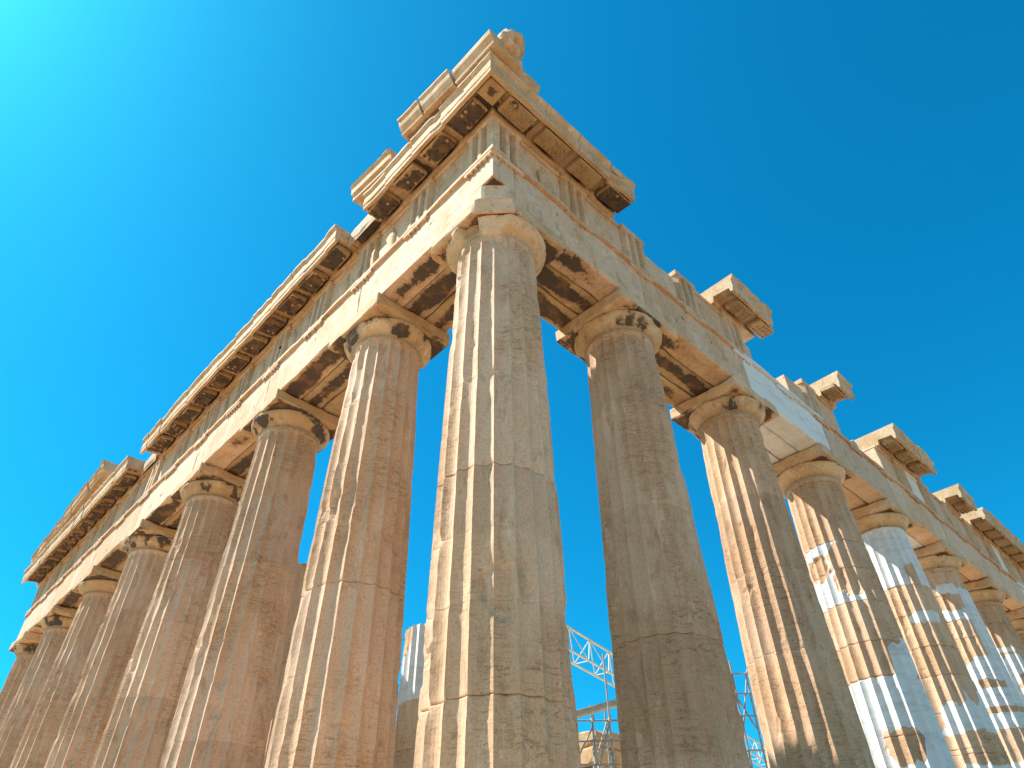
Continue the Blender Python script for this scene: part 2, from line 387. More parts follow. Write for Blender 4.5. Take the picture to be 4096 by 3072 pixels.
def make_capital(colob, cx, cy, seed, crust=1., aw=.985, fresh=0., corner=False, damage=0., brown=0.):
    prof = [(.745, 9.69), (.757, 9.715), (.750, 9.722), (.766, 9.738), (.758, 9.745), (.776, 9.76), (.80, 9.785), (.845, 9.83), (.89, 9.88), (.93, 9.925), (.965, 9.97), (.985, 10.01), (.992, 10.045), (.982, 10.072), (.95, 10.088)]
    def fn(r, z, t):
        p = np.stack([np.cos(t)*1.6+seed*3.3, np.sin(t)*1.6, z*1.5], -1)
        m = np.zeros(r.shape+(4,))
        m[..., 0] = -.3+crust*(fbm(p*1.9, seed+5, 4)-.36)*3.4*sstep(9.72, 9.8, z)
        m[..., 1] = fresh; m[..., 2] = fbm(p, seed, 2)-.5-2.2*(1-sstep(9.76, 9.80, z))*(0 if corner else 1); m[..., 3] = (1-sstep(9.76, 9.9, z))+brown; m[..., 2] -= brown*.8
        g = sstep(.58, .72, fbm(p*1.8, seed+9, 3))*(.05+damage*.12)
        if corner:   # hacked recess low on the sunny side
            dg = np.degrees(t) % 360; e = sstep(178, 184, dg)*(1-sstep(202, 207, dg)); g = g+(.15+.06*vn(p*5, 7))*e*sstep(9.80, 9.86, z); m[..., 0] -= .6; m[..., 3] += 1.6*e; m[..., 2] -= 2.2*e
            f_ = sstep(204, 210, dg)*(1-sstep(232, 244, dg)); flat = .80+(z-9.75)*.30+.012*fbm(p*4, 8, 2); r = np.where(z > 9.74, r*(1-f_)+flat*f_, r); g = g*(1-f_); m[..., 2] += 1.2*f_; m[..., 3] -= 1.5*f_
        return r-g-.006*vn(p*9, seed), z, m
    mb = MB(); lathe(mb, cx, cy, prof, 112, fn=fn, smooth=True)
    ech = mb.build('echinus', M_CAP, colob)
    def post(P, m):
        on = (P[:, 2] < 10.13)
        m[on, 0] = np.clip(.2+(fbm(P[on]*1.7+seed, seed+2, 3)-.42)*3*crust+(np.maximum(np.abs(P[on, 0]), np.abs(P[on, 1])) < aw-.12)*.5, -1, 1.5)
        if corner:
            P0 = P.copy(); s_ = -(P[:, 0]+P[:, 1]); lim = 1.36+.05*vn(P*5, 3)+(P[:, 2]-10.1)*.25
            k = np.maximum(0, s_-lim)/2; P[:, 0] += k; P[:, 1] += k
            g = (k > 0); m[g, 0] = -1; m[g, 1] = 0; m[g, 2] = .9; m[g, 3] = -1.2
            # far left corner knocked away too
            s2 = (P[:, 1]-P[:, 0]); k2 = np.maximum(0, s2-(1.78+.1*vn(P*4, 6)))/2; P[:, 1] -= k2; P[:, 0] += k2
        P = P+np.array([cx, cy, 0]); return P, m
    mb = MB(); sbox(mb, -aw, aw, -aw, aw, 10.088, H-.004, .035+damage*.05, .11, seed, None, (0, fresh, random.Random(seed).uniform(-.8, .8)-brown*.8, brown), None, .004, post)
    mb.build('abacus', M_CAP, colob)

def drums(seed, strong=()):
    rn = random.Random(seed); z = .86; o = []
    while z < 9.3: o.append(z+rn.uniform(-.07, .07)); z += .865
    o = [a for a in o if all(abs(a-s) > .45 for s in strong)]
    return sorted(list(strong)+o+[9.57])

# --- columns of the east front (left in the picture)
Jl = {0: [1.52, 2.6, 3.55, 4.54, 6.2, 7.75, 9.57], 1: [1.45, 2.7, 4.10, 5.3, 6.44, 8.0, 9.57]}
col_lab = {0: 'corner column, its near capital corner repaired with grey mortar'}
for i, y in enumerate(YL):
    j = Jl.get(i, drums(100+i)[::2]+[9.57]); j = sorted(set(j))
    if i == 0:
        c = make_column(0, 0, 3, j, (), 1.25, .972, .755, 1.0, strong=(1.52, 4.54))
        make_capital(c, 0, 0, 4, .45, .985, 0, True)
        c['label'] = col_lab[0]
    else:
        c = make_column(0, y, 10+i, j, (), 1. if i < 4 else .7, wear=1.25 if i == 2 else 1., strong=(4.10,))
        make_capital(c, 0, y, 20+i, 1.1, .985, 0, damage=.5 if i > 2 else .1, brown=1. if i in (2, 3, 5) else .3)
# --- columns of the north flank (right in the picture), with their white marble repairs
PR = {
 3: ([2.0, 3.05, 4.31, 5.11, 6.10, 6.97, 7.74, 9.57], [('band', 185, 6.92, 60, .82), ('hollow', 160, 7.18, 26, .33), ('old', 196, 7.22, 22, .30), ('old', 215, 7.32, 26, .42), ('oldband', 262, 7.0, 38, .95), ('hollow', 205, 6.62, 24, .33), ('band', 200, 2.1, 150, 2.19), ('new', 258, 4.6, 30, .55), ('old', 205, 2.85, 22, .34), ('old', 230, 1.2, 40, .4)]),
 4: ([1.7, 3.3, 3.42, 4.3, 5.22, 6.0, 6.93, 7.80, 9.57], [('band', 200, 8.76, 170, .955), ('old', 236, 8.15, 16, .35), ('new', 228, 6.82, 34, .16), ('new', 125, 5.7, 40, .9), ('band', 200, 2.4, 170, 2.45), ('old', 205, 5.0, 62, .62), ('old', 165, 4.45, 18, .6), ('oldband', 200, 3.42, 90, .38), ('old', 172, 2.6, 26, .5)]),
 5: ([2.5, 4.6, 6.0, 7.3, 7.88, 8.76, 9.57], [('new', 206, 8.95, 28, .16), ('new', 214, 8.07, 34, .17), ('band', 262, 7.5, 26, 1.5), ('band', 200, 5.95, 100, .75), ('old', 180, 6.85, 20, .3), ('old', 215, 5.85, 40, .12), ('band', 200, 4.8, 70, .22), ('band', 200, 2.4, 170, 1.3)]),
 6: ([2.8, 4.6, 6.0, 6.98, 7.95, 8.9, 9.57], [('band', 195, 7.9, 40, .09), ('band', 180, 6.93, 30, .15), ('new', 215, 7.4, 30, .4), ('new', 185, 6.35, 26, .3), ('band', 200, 4.2, 120, .7)]),
 7: ([3.1, 5.2, 7.2, 8.6, 9.57], [('band', 200, 5.6, 120, .5), ('new', 190, 7.6, 30, .4)]),
 8: ([3.1, 5.2, 7.2, 8.6, 9.57], [('new', 190, 6.6, 40, .5)]),
}
for i, x in enumerate(XR):
    if i == 0: continue
    if i == 1: c = make_column(x, 0, 41, [1.45, 3.12, 5.4, 7.7, 9.57], (), 1.1, wear=.8, strong=(3.12,))
    elif i == 2: c = make_column(x, 0, 42, [2.2, 3.9, 5.6, 7.4, 9.57], (), 1., wear=.8)
    else:
        j, p = PR.get(i, (drums(60+i)[::2]+[9.57], []))
        c = make_column(x, 0, 40+i, sorted(set(j)), p, 1. if i < 6 else .6, wear=.7)
        if i in (3, 4): c['label'] = {3: 'column with white marble ring and white lower drums', 4: 'column with white marble top drum'}[i]
    make_capital(c, x, 0, 60+i, [0, .95, .8, .15, 0, 0, 0][i] if i < 7 else 0, .985, 0, damage=0 if i < 4 else .5)

# ------------------------------------------------------------------ architrave, three beams thick
def regula(parent, s, T, seed, n=6, zt=11.68, mat=M_ARCH, half=.4225, miss=0., fresh=0):
    mb = MB(); rn = random.Random(seed)
    sbox(mb, s-half, s+half, AF-.02, AF+.068, zt-.095, zt, .012, .2, seed, T, (0, fresh, 0, .5), None, .002)
    for k in range(n):
        if rn.random() < miss: continue
        c = T(np.array([[s-half+(k+.5)*2*half/n, AF+.034, 0]]))[0]
        lathe(mb, c[0], c[1], [(.034, zt-.14), (.037, zt-.12), (.028, zt-.09)], 8, (0, fresh, -.6, .3), True)
    mb.build('regula', mat, parent)

def tri_centres(ax, last):
    out = [-FF+.4225]
    mids = []
    for a in range(1, len(ax)-1): out.append(ax[a])
    first = (out[0]+ax[1])/2; out.append(first)
    for a in range(1, len(ax)-2): out.append((ax[a]+ax[a+1])/2)
    end = ax[-1]+FF-.4225; out.append((ax[-2]+end)/2); out.append(end)
    return sorted(out)
TCL = tri_centres(YL, 0); TCR = tri_centres(XR, 0)

def architrave(ax, T, side, fr):
    for i in range(len(ax)-1):
        a, b = ax[i], ax[i+1]
        outer = None
        s0 = a if i else (-AF if side == 'L' else -AF+.6)
        s1 = b if i < len(ax)-2 else b+AF
        for q, (d0, d1) in enumerate(((AF-.58, AF), (-.28, .30), (-AF, -.30))):
            ss0 = s0+.004; ss1 = s1-.004; dz = (.0, .035, .015)[q]
            if i == 0:
                if side == 'L': ss0 = (-AF, -.28, .31)[q]   # the corner is carried round by the front beams
                else: ss0 = (-.315, .305, AF+.005)[q] if True else ss0
            seed = (200 if side == 'L' else 300)+i*3+q
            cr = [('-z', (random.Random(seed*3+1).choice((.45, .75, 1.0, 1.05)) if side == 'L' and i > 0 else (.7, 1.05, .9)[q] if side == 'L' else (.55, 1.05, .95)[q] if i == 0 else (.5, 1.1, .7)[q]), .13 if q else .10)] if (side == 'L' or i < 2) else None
            fresh = fr.get(i, (0,))[0] if q == 0 else fr.get(i, (0, 0))[-1]
            def post(P, m, i=i, q=q, side=side):
                if i == 0 and side == 'L' and q == 0:
                    s_ = -P[:, 0]+P[:, 1]       # local along, out: the outer corner is at (-AF, AF)
                    lowz = P[:, 2] < 11.
                    k = np.where(lowz, np.maximum(0, s_-(1.45+.03*vn(P*6, 4))), 0)/2
                    P[:, 0] += k; P[:, 1] -= k
                    m[k > 0, 0] = -1; m[k > 0, 2] = .5; m[k > 0, 3] = -1.
                return P, m
            mb = MB()
            hz = H+.002+dz
            rn = random.Random(seed)
            zt = 11.68 if q == 0 else ZA
            mk = (0, fresh, rn.uniform(-.7, .7), rn.uniform(-.5, .5))
            if i == 0 and q == 0 and side == 'L':
                sbox(mb, ss0, ss1, d0+.004, d1-.004, hz, 10.86, .005, .09, seed, T, mk, cr, .004, post)
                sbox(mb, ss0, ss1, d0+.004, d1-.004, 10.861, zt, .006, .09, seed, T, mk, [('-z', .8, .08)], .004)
            else:
                sbox(mb, ss0, ss1, d0+.004, d1-.004, hz, zt, .028 if q == 0 else .03, .16, seed, T, mk, cr, .004, post)
            if q == 0:
                prism(mb, [(AF-.3, 11.684), (AF+.078, 11.684), (AF+.080, 11.725), (AF+.078, ZA-.002), (AF-.3, ZA-.002)], ss0 if i else (-AF-.078 if side == 'L' else -.315), ss1, T, .1, .012, seed+7, (0, fresh, 0, .5), None, (0, 1, 1, 1, 0), damage=.05 if (side == 'R' and i in (0,)) else .012)
            o = mb.build('architrave_block', M_ARCH if q == 0 else M_SOF if (side == 'L' or i < 2) else M_CORN, temple)
            if q == 0: outer = o
        cs = [c for c in (TCL if side == 'L' else TCR) if (s0 <= c+1e-3 and c < b-1e-3) or (i == 0 and c < b-.1) or (i == len(ax)-2 and c > a)]
        for c in cs:
            if side == 'R' and i > 9: continue
            regula(outer, c, T, int(c*31) & 255, miss=.2 if side == 'L' else .35 if i < 2 else .05, fresh=fr.get(i, (0,))[0])
architrave(YL, TL, 'L', {})
architrave(XR, TR, 'R', {2: (1, 1), 3: (.44, .0), 4: (0, 1), 5: (.42, 0), 6: (0, 0), 7: (1, 0)})

# ------------------------------------------------------------------ frieze
def triglyph(c, T, seed, ztop=ZF, corner=False, fresh=0., name='triglyph', ragged=0.):
    h = .4225; w = 2*h; D = .19; u = w/12
    xs = [0, u, 3*u, 4*u+u*0, 5*u, 7*u, 8*u, 9*u, 11*u, 12*u]
    # plan of the front: half glyph, femur, glyph, femur, glyph, femur, half glyph
    pl = [(0, D*.9), (1.1*u, 0), (2.7*u, 0), (4*u, D), (5.3*u, 0), (6.7*u, 0), (8*u, D), (9.3*u, 0), (10.9*u, 0), (12*u, D*.9)]
    z0, z1 = ZA+.002, min(ZF-.16, ztop)
    nz = 7; Z = np.linspace(z0, z1, nz)
    mb = MB(); rn = random.Random(seed); V = []; k = len(pl)+2
    tone = rn.uniform(-.6, .6)
    for z in Z:
        row = [(c-h+p[0], FF-p[1], z) for p in pl]+[(c+h, FF-.55, z), (c-h, FF-.55, z)]
        V.append(row)
    V = np.array(V); W = V+seed
    for j in range(1, len(pl)-1): V[:, j, 1] -= np.maximum(0, fbm(W[:, j]*3, seed, 3)-.5)*.13
    if ragged: V[-1, :, 2] -= ragged*fbm(W[-1]*2.5, seed+1, 2)
    P = V.reshape(-1, 3); F = []
    for a in range(nz-1):
        for j in range(k): F.append((a*k+j, a*k+(j+1) % k, (a+1)*k+(j+1) % k, (a+1)*k+j))
    F.append(tuple(range(k))[::-1]); F.append(tuple(range((nz-1)*k, nz*k)))
    mb.add(T(P), F, (0, fresh, tone, 0))
    if ztop >= ZF-.01:
        sbox(mb, c-h-.005, c+h+.005, FF-.55, FF+.012, ZF-.158, ZF-.002, .02, .2, seed, T, (0, fresh, tone, 0), None, .003)
    return mb.build(name, M_FRZ, temple, recalc=True)

def metope(a, b, T, seed, relief=0, ztop=ZF, fresh=0.):
    mb = MB(); rn = random.Random(seed)
    g = .10
    sbox(mb, a+.004, b-.004, FF-.50, FF-g, ZA+.002, ztop-.12 if ztop >= ZF-.01 else ztop, .02, .14, seed, T, (0, fresh, rn.uniform(-.5, .8), -.4), None, .010)
    if ztop >= ZF-.01: sbox(mb, a+.004, b-.004, FF-.50, FF-g+.05, ZF-.118, ZF-.002, .02, .2, seed+1, T, (0, fresh, 0, 0), None, .003)
    if relief:     # battered figures standing off the slab
        for k in range(relief):
            cx = a+(b-a)*(.25+.5*k/max(1, relief-1) if relief > 1 else .5)+rn.uniform(-.08, .08)
            n_, m_ = 14, 9
            body = [(0, .11), (.16, .10), (.33, .13), (.5, .16), (.68, .17), (.80, .10), (.86, .06), (.95, .09), (1.02, .02)]
            lean = rn.uniform(-.25, .25); V = []; 
            for (zz, rr) in body:
                for q in range(n_):
                    t = math.pi*2*q/n_; rr2 = rr*(.75+.5*float(vn(np.array([[math.cos(t)*2+seed, math.sin(t)*2, zz*4+k]]), seed)[0]))
                    V.append((cx+lean*zz*.4+rr2*math.cos(t)*1.15, FF-g+rr2*.55*math.sin(t), ZA+.02+zz*1.0))
            F = [(i*n_+q, i*n_+(q+1) % n_, (i+1)*n_+(q+1) % n_, (i+1)*n_+q) for i in range(len(body)-1) for q in range(n_)]
            F += [tuple(range(n_))[::-1], tuple(range((len(body)-1)*n_, len(body)*n_))]
            mb.add(T(np.array(V)), F, (-.5, 0, .3, 0), True)
    return mb.build('metope', M_FRZ, temple, recalc=bool(relief))

for i, c in enumerate(TCL):
    if i == 0: continue
    triglyph(c, TL, 400+i)
# the corner triglyph carries both faces
def corner_block():
    u = .845/12; D = .19; q = [(0, 0), (2.7*u, 0), (4*u, D), (5.3*u, 0), (6.7*u, 0), (8*u, D), (9.3*u, 0), (10.9*u, 0), (12*u, D*.9), (12*u, .5)]
    left = [(-FF+d, -FF+s) for s, d in q]; right = [(-FF+s, -FF+d) for s, d in q[1:]]
    plan = left[::-1]+right+[(-FF+.5, -FF+.5)]
    k = len(plan); Z = np.linspace(ZA+.002, ZF-.16, 9); V = np.array([[(x, y, z) for x, y in plan] for z in Z])
    W = V+3.3; V[:, :, :2] += (np.maximum(0, fbm(W*3, 5, 3)-.5)*.10)[..., None]
    F = [(a*k+j, a*k+(j+1) % k, (a+1)*k+(j+1) % k, (a+1)*k+j) for a in range(8) for j in range(k)]+[tuple(range(k))[::-1], tuple(range(8*k, 9*k))]
    mb = MB(); mb.add(V.reshape(-1, 3), F, (0, 0, .3, 0))
    sbox(mb, -FF-.012, -FF+.85, -FF-.012, -FF+.85, ZF-.158, ZF-.002, .02, .15, 402, None, (0, 0, .3, 0), None, .003)
    o = mb.build('triglyph', M_FRZ, temple, recalc=True); o['label'] = 'corner triglyph carved on both faces'
corner_block()
for i in range(len(TCL)-1):
    metope(TCL[i]+.4225, TCL[i+1]-.4225, TL, 430+i, relief={0: 0, 1: 1, 2: 1, 3: 2, 4: 1, 5: 1, 6: 1, 8: 1, 10: 1}.get(i, 0))
# north flank: what still stands of the frieze
def hasf(x): return x < 8.3 or 11.9 < x < 14.4 or x > 16.6
for i, c in enumerate(TCR):
    if i == 0: continue
    if hasf(c): triglyph(c, TR, 460+i, fresh=0, ztop=ZF if not (5 < c < 6.3) else ZF)
MT = {0: (1, ZF), 1: (0, ZF), 2: (0, 12.84), 3: (0, ZF)}
for i in range(len(TCR)-1):
    a, b = TCR[i]+.4225, TCR[i+1]-.4225; mid = (a+b)/2
    if mid > 60: break
    if i == 3: metope(a, b, TR, 500+i); continue
    if 8.4 < a < 8.6: metope(a, a+.45, TR, 500+i, 0, 12.6); continue
    if 10.4 < a < 10.9: metope(a+.25, b, TR, 500+i, 0, 12.75); continue
    if hasf(mid) or (14 < mid < 14.1):
        r_, zt = MT.get(i, (0, ZF)); metope(a, b, TR, 500+i, r_, zt, fresh=1. if i in (9, 13, 17) else 0.)
    elif 14.4 < a < 16: metope(a, a+.3, TR, 500+i, 0, 12.3)
    elif a > 20 and mid < 22.5: metope(a, b, TR, 500+i, 0, 12.7)

# ------------------------------------------------------------------ cornice (geison)
GP = [(-.2, ZF+.004), (FF+.02, ZF+.004), (FF+.04, ZF+.19), (GE-.14, ZF+.14), (GE-.12, ZF-.02), (GE-.04, ZF-.02), (GE-.035, ZF+.10), (GE-.02, ZF+.12), (GE-.015, ZF+.40), (GE+.01, ZF+.42), (GE+.055, ZF+.50), (GE+.055, ZG-.03), (-.2, ZG-.03)]
def mutule(par, c, T, seed, crust=1., rows=3, n=6, half=.42, guttae=True):
    half = .375; mb = MB(); rn = random.Random(seed)
    d0, d1 = FF+.09, GE-.16
    slope = (-.045)/(d1-d0)
    def post(P, m):
        P[:, 2] += (P[:, 1]-d0)*slope; return P, m
    zb = ZF+.012
    sbox(mb, c-half, c+half, d0, d1, zb, zb+.17, .02, .1, seed, T, (0, 0, rn.uniform(-.6, .6), .6), [('-z', crust, .015)] if crust > 0 else None, .003, post)
    if guttae:
        for r_ in range(rows):
            for k in range(n):
                if rn.random() < (.45 if crust > .8 else .2): continue
                dd = d0+.085+r_*(d1-d0-.17)/(rows-1); s = c-half+(k+.5)*2*half/n
                p = T(np.array([[s, dd, zb+(dd-d0)*slope]]))[0]
                lathe(mb, p[0], p[1], [(.034, p[2]-.034), (.040, p[2]-.026), (.034, p[2]+.004)], 8, ((1. if rn.random() < .75 else .3) if crust > .8 else .25, 0, -1.5, 1.), True)
    mb.build('mutule', M_SOF, par)

def cut_prof(k):
    """cornice with its overhanging edge broken back by k metres"""
    return [(min(d, GE-k+.03*math.sin(9*z)) if d > GE-.2 else min(d, GE-k), z) for d, z in GP]
def geison(s0, s1, T, seed, mut, crust=1., back=0., chip=.018, damage=.03, guttae=True, fresh=0, rag=(0, 0), mat=None):
    mb = MB(); pr = GP if not back else cut_prof(back)
    prism(mb, pr, s0+.004, s1-.004, T, .09, chip, seed, (0, fresh, random.Random(seed).uniform(-.5, .5), 0), [(2, .6*crust), (3, .4*crust)] if crust else None, (0, 0, .3, .8, 1, 1, .6, .4, .8, 1, 1, 1, 0), damage, rag=rag)
    o = mb.build('cornice_block', mat or M_CORN, temple)
    if not back or back < .4:
        for c in mut: mutule(o, c, T, seed+int(c*10), crust, guttae=guttae)
    return o

def mutules(tc):
    r = []
    for i in range(len(tc)): 
        r.append(tc[i])
        if i < len(tc)-1: r.append((tc[i]+tc[i+1])/2)
    return r
ML, MR = mutules(TCL), mutules(TCR)
def run(cuts, T, ms, base, **kw):
    for i in range(len(cuts)-1):
        a, b = cuts[i], cuts[i+1]
        geison(a, b, T, base+i, [c for c in ms if a <= c-.1 and c+.1 < b+.3 and c < b], **kw)
def between(ms, a, b):
    """joints half-way between mutules"""
    js = [(ms[i]+ms[i+1])/2 for i in range(len(ms)-1)]
    return [a]+[j for j in js if a+.3 < j < b-.3]+[b]
# corner block of the cornice: both overhangs mitred
def corner_geison():
    mb = MB()
    for T, s in ((TL, 600), (TR, 601)):
        n = 16
        pr = np.array(GP); k = len(pr)
        S1 = (TCL if T is TL else TCR)[0]+.52
        P = np.zeros((n+1, k, 3))
        for j in range(k):
            s_start = -pr[j, 0]
            P[:, j, 0] = np.linspace(s_start, S1, n+1); P[:, j, 1] = pr[j, 0]; P[:, j, 2] = pr[j, 1]
        W = P.reshape(-1, 3)+s; nz = np.maximum(0, fbm(W*2.4, s, 3)-.5).reshape(n+1, k)
        nz[0] = 0
        P[1:, 3:12, 1] -= nz[1:, 3:12]*.06
        F = [(i*k+j, i*k+(j+1), (i+1)*k+(j+1), (i+1)*k+j) for i in range(n) for j in range(k-1)]
        F = [f if T is TR else f[::-1] for f in F]
        m = np.zeros((len(W), 4)); m[:, 2] = .3
        idx = np.arange(n+1)*k
        m[idx+2, 0] = .75; m[idx+3, 0] = .55 if T is TL else .2
        mb.add(T(P.reshape(-1, 3)), F, m)
    o = mb.build('cornice_block', M_CORN, temple, recalc=False)
    o['label'] = 'corner cornice block with a dark square recess under it'
    mutule(o, TCL[0], TL, 611, .95); mutule(o, TCR[0], TR, 612, .25)
    # raised square in the angle of the soffit, dirt brown
    mb = MB(); sbox(mb, -1.46, -FF-.08, -1.46, -FF-.08, ZF+.03, ZF+.18, .02, .08, 613, None, (0, 0, -.3, 1), [('-z', .9, .10)], .004)
    mb.build('soffit_panel', M_SOF, o)
corner_geison()
c0 = TCL[0]+.52
run(between(ML, c0, 2.98), TL, ML, 620, crust=1., damage=.05)
geison(2.98, 4.16, TL, 640, [], back=.38, damage=.02)
run(between(ML, 4.18, 16.5), TL, ML, 650, crust=1.25)
geison(16.5, 17.8, TL, 670, [], back=.55)
run(between(ML, 17.84, YL[-1]+FF+.5), TL, ML, 680, crust=1.25)
c0 = TCR[0]+.52
_c = between(MR, c0, 3.02)
for _i in range(len(_c)-1):
    geison(_c[_i], _c[_i+1], TR, 720+_i, [c for c in MR if _c[_i] <= c-.1 and c < _c[_i+1]], crust=1.6 if _i == len(_c)-2 else .25, damage=.16 if _i else .03)
def right(a, b, base, fresh=0, **kw):
    run(between(MR, a, b), TR, MR, base, fresh=fresh, crust=.0, damage=.05, chip=.028, **kw)
right(7.15, 9.2, 740); right(13.1, 14.1, 750); right(17.15, 20.7, 760); right(23.0, 24.6, 770); right(25.6, 44, 780, guttae=False)

# ------------------------------------------------------------------ raking cornice, gutter and lion spout at the corner; raking run at the far end
def block(name, s0, s1, prof, T, seed, zslope=0., mat=M_CORN, label=None, chip=.02, damage=.0, rag=(.05, .05), mask=(0, 0, .2, 0), seg=.09):
    mb = MB(); prism(mb, prof, s0, s1, T, seg, chip, seed, mask, None, None, damage, zslope, rag)
    o = mb.build(name, mat, temple)
    if label: o['label'] = label
    return o
RS = .2
def rk(y): return 13.37+RS*y
# raking cornice slabs climbing from the corner
y0 = -1.60
rp = lambda z: [(.2, z+.02), (GE-.2, z+.02), (GE-.06, z-.03), (GE+.0, z-.03), (GE+.0, z+.12), (GE+.07, z+.16), (GE+.10, z+.36), (GE+.16, z+.42), (.2, z+.42)]
block('raking_cornice_block', -.62, 1.34, [(d, max(zz, ZG-.025)) for d, zz in rp(rk(-.62))], TL, 801, RS, chip=.02, label=None)
block('raking_cornice_block', 1.80, 3.60, rp(rk(1.80)), TL, 802, RS, chip=.03, damage=.04, label='broken raking slab jutting past the cornice end')
block('cap_stone', 2.02, 2.52, [(GE-.5, 14.22), (GE+.02, 14.22), (GE+.10, 14.45), (GE+.02, 14.60), (GE-.5, 14.55)], TL, 803, .1, chip=.05)
block('rubble_stone', 1.40, 1.62, [(GE-.4, 13.72), (GE-.02, 13.72), (GE-.04, 14.02), (GE-.4, 14.1)], TL, 804, .0, chip=.08, seg=.05)
block('rubble_stone', 1.64, 1.80, [(GE-.5, 13.72), (GE-.08, 13.72), (GE-.12, 13.9), (GE-.5, 14.0)], TL, 805, .0, chip=.08, seg=.05)
# gutter (sima): fillet, swelling face, top lip
def sima(z, h=.52): return [(.9, z), (GE+.10, z), (GE+.12, z+.06), (GE+.10, z+.09), (GE+.15, z+.16), (GE+.21, z+.26), (GE+.24, z+.36), (GE+.25, z+h-.07), (GE+.30, z+h-.05), (GE+.30, z+h), (.9, z+h)]
zs = lambda y: 13.92+RS*y
block('gutter_block', -.55, .55, sima(zs(-.55)), TL, 811, RS, chip=.012, mask=(0, 0, .6, -.5))
block('gutter_block', .56, 1.40, sima(zs(.56)), TL, 812, RS, chip=.012, mask=(0, 0, .5, -.4))
# the corner gutter block, with its return along the flank
cg = [(.9, 13.735), (GE+.10, 13.735), (GE+.12, 13.80), (GE+.09, 13.82), (GE+.12, 13.90), (GE+.20, 14.02), (GE+.22, 14.12), (GE+.22, 14.17), (.9, 14.17)]
o = block('gutter_block', -GE-.21, -.58, cg, TL, 813, .05, chip=.01, rag=(0, .05), mask=(0, 0, .4, 0), label='corner gutter block with the lion head')
# return on the flank: bulging slab
mb = MB(); prism(mb, [(.6, 13.80), (GE-.04, 13.80), (GE+.05, 13.90), (GE+.09, 14.05), (GE+.06, 14.2), (GE-.04, 14.28), (.6, 14.28)], -1.3, -.18, TR, .07, .03, 814, (0, 0, .2, 0), rag=(0, .12))
mb.build('gutter_return', M_CORN, o)
# lion head spout
def lion():
    mb = MB(); n, k = 28, 22
    c = np.array([-1.26, -1.80, 14.22]); th = np.linspace(0, 2*np.pi, n, endpoint=False); ph = np.linspace(0, np.pi, k)
    P = []
    for p in ph:
        for t in th:
            d = np.array([math.sin(p)*math.cos(t), -math.cos(p), math.sin(p)*math.sin(t)])   # pole looks outward (-y)
            r = .30
            up = d[2]; fwd = -d[1]; sx = d[0]
            r += .05*max(0, fwd)                                                   # muzzle forward
            r += .05*math.sin(11*t)*(1 if 1.0 < p < 1.9 else 0)                       # mane locks
            r += .05*math.exp(-((abs(sx)-.45)**2+(up-.25)**2+(fwd-.75)**2)/.03)       # cheeks and brows
            r += .06*math.exp(-(sx**2+(up-.02)**2)/.03)*(fwd > 0)                     # nose
            r -= .22*math.exp(-(sx**2/.12+(up+.40)**2/.03))*(fwd > .1)               # open mouth
            r -= .04*math.exp(-((abs(sx)-.27)**2+(up-.22)**2)/.006)*(fwd > .3)        # eye sockets
            r += .03*math.exp(-((abs(sx)-.68)**2+(up-.62)**2)/.01)                    # ears
            P.append(c+d*r*np.array([.98, 1.0, 1.02]))
    P = np.array(P)
    P += (np.stack([vn(P*14, 1), vn(P*14, 2), vn(P*14, 3)], 1)-.5)*.02
    F = [(i*n+j, i*n+(j+1) % n, (i+1)*n+(j+1) % n, (i+1)*n+j) for i in range(k-1) for j in range(n)]
    mb.add(P, F, (0, 0, -.1, -.2), True)
    ob = mb.build('lion_head', M_CORN, o); return ob
lion()
# unseen tympanum wall behind the raking cornice; near run added to cast shade
ty = [(1.9, 12.2, 1.0), (12.2, 14.9, .6), (22.5, 27.5, 0)]
def tymp(a, b, zt0, zt1, seed):
    s = a; k = 0
    while s < b-.3:
        e = min(b, s+1.55); zt = zt0+(zt1-zt0)*(s-a)/(b-a)
        mb = MB(); sbox(mb, s+.004, e-.004, -.25, .45, ZG-.02, zt, .04, .2, seed+k, TL, (0, 0, 0, 0)); mb.build('hidden_tympanum_block', M_CORN, temple); s = e; k += 1
tymp(2.2, 9.9, 14.3, 15.9, 820)  # out of view, put in as shadow caster for the second flank column
tymp(21.5, 27.2, 15.1, 14.1, 840)
# far raking cornice coming down to the south corner
ye = YL[-1]+GE
def rk2(y): return 13.42+.2*(ye-y)*.98
segs = [21.8, 23.4, 25.0, 26.5, 28.0, 29.4]
for i in range(len(segs)-1):
    a, b = segs[i], segs[i+1]
    block('raking_cornice_block', a+.006, b-.006, rp(rk2(a)), TL, 850+i, -.196, chip=.03, damage=.04)
block('rubble_stone', 25.9, 26.15, [(GE-.4, 14.2), (GE+.0, 14.2), (GE-.04, 14.75), (GE-.2, 14.85), (GE-.4, 14.7)], TL, 870, 0, chip=.1, seg=.05)
block('rubble_stone', 29.1, 29.4, [(GE-.4, 13.7), (GE+.04, 13.7), (GE+.04, 14.3), (GE-.2, 14.4), (GE-.4, 14.3)], TL, 871, 0, chip=.1, seg=.05)
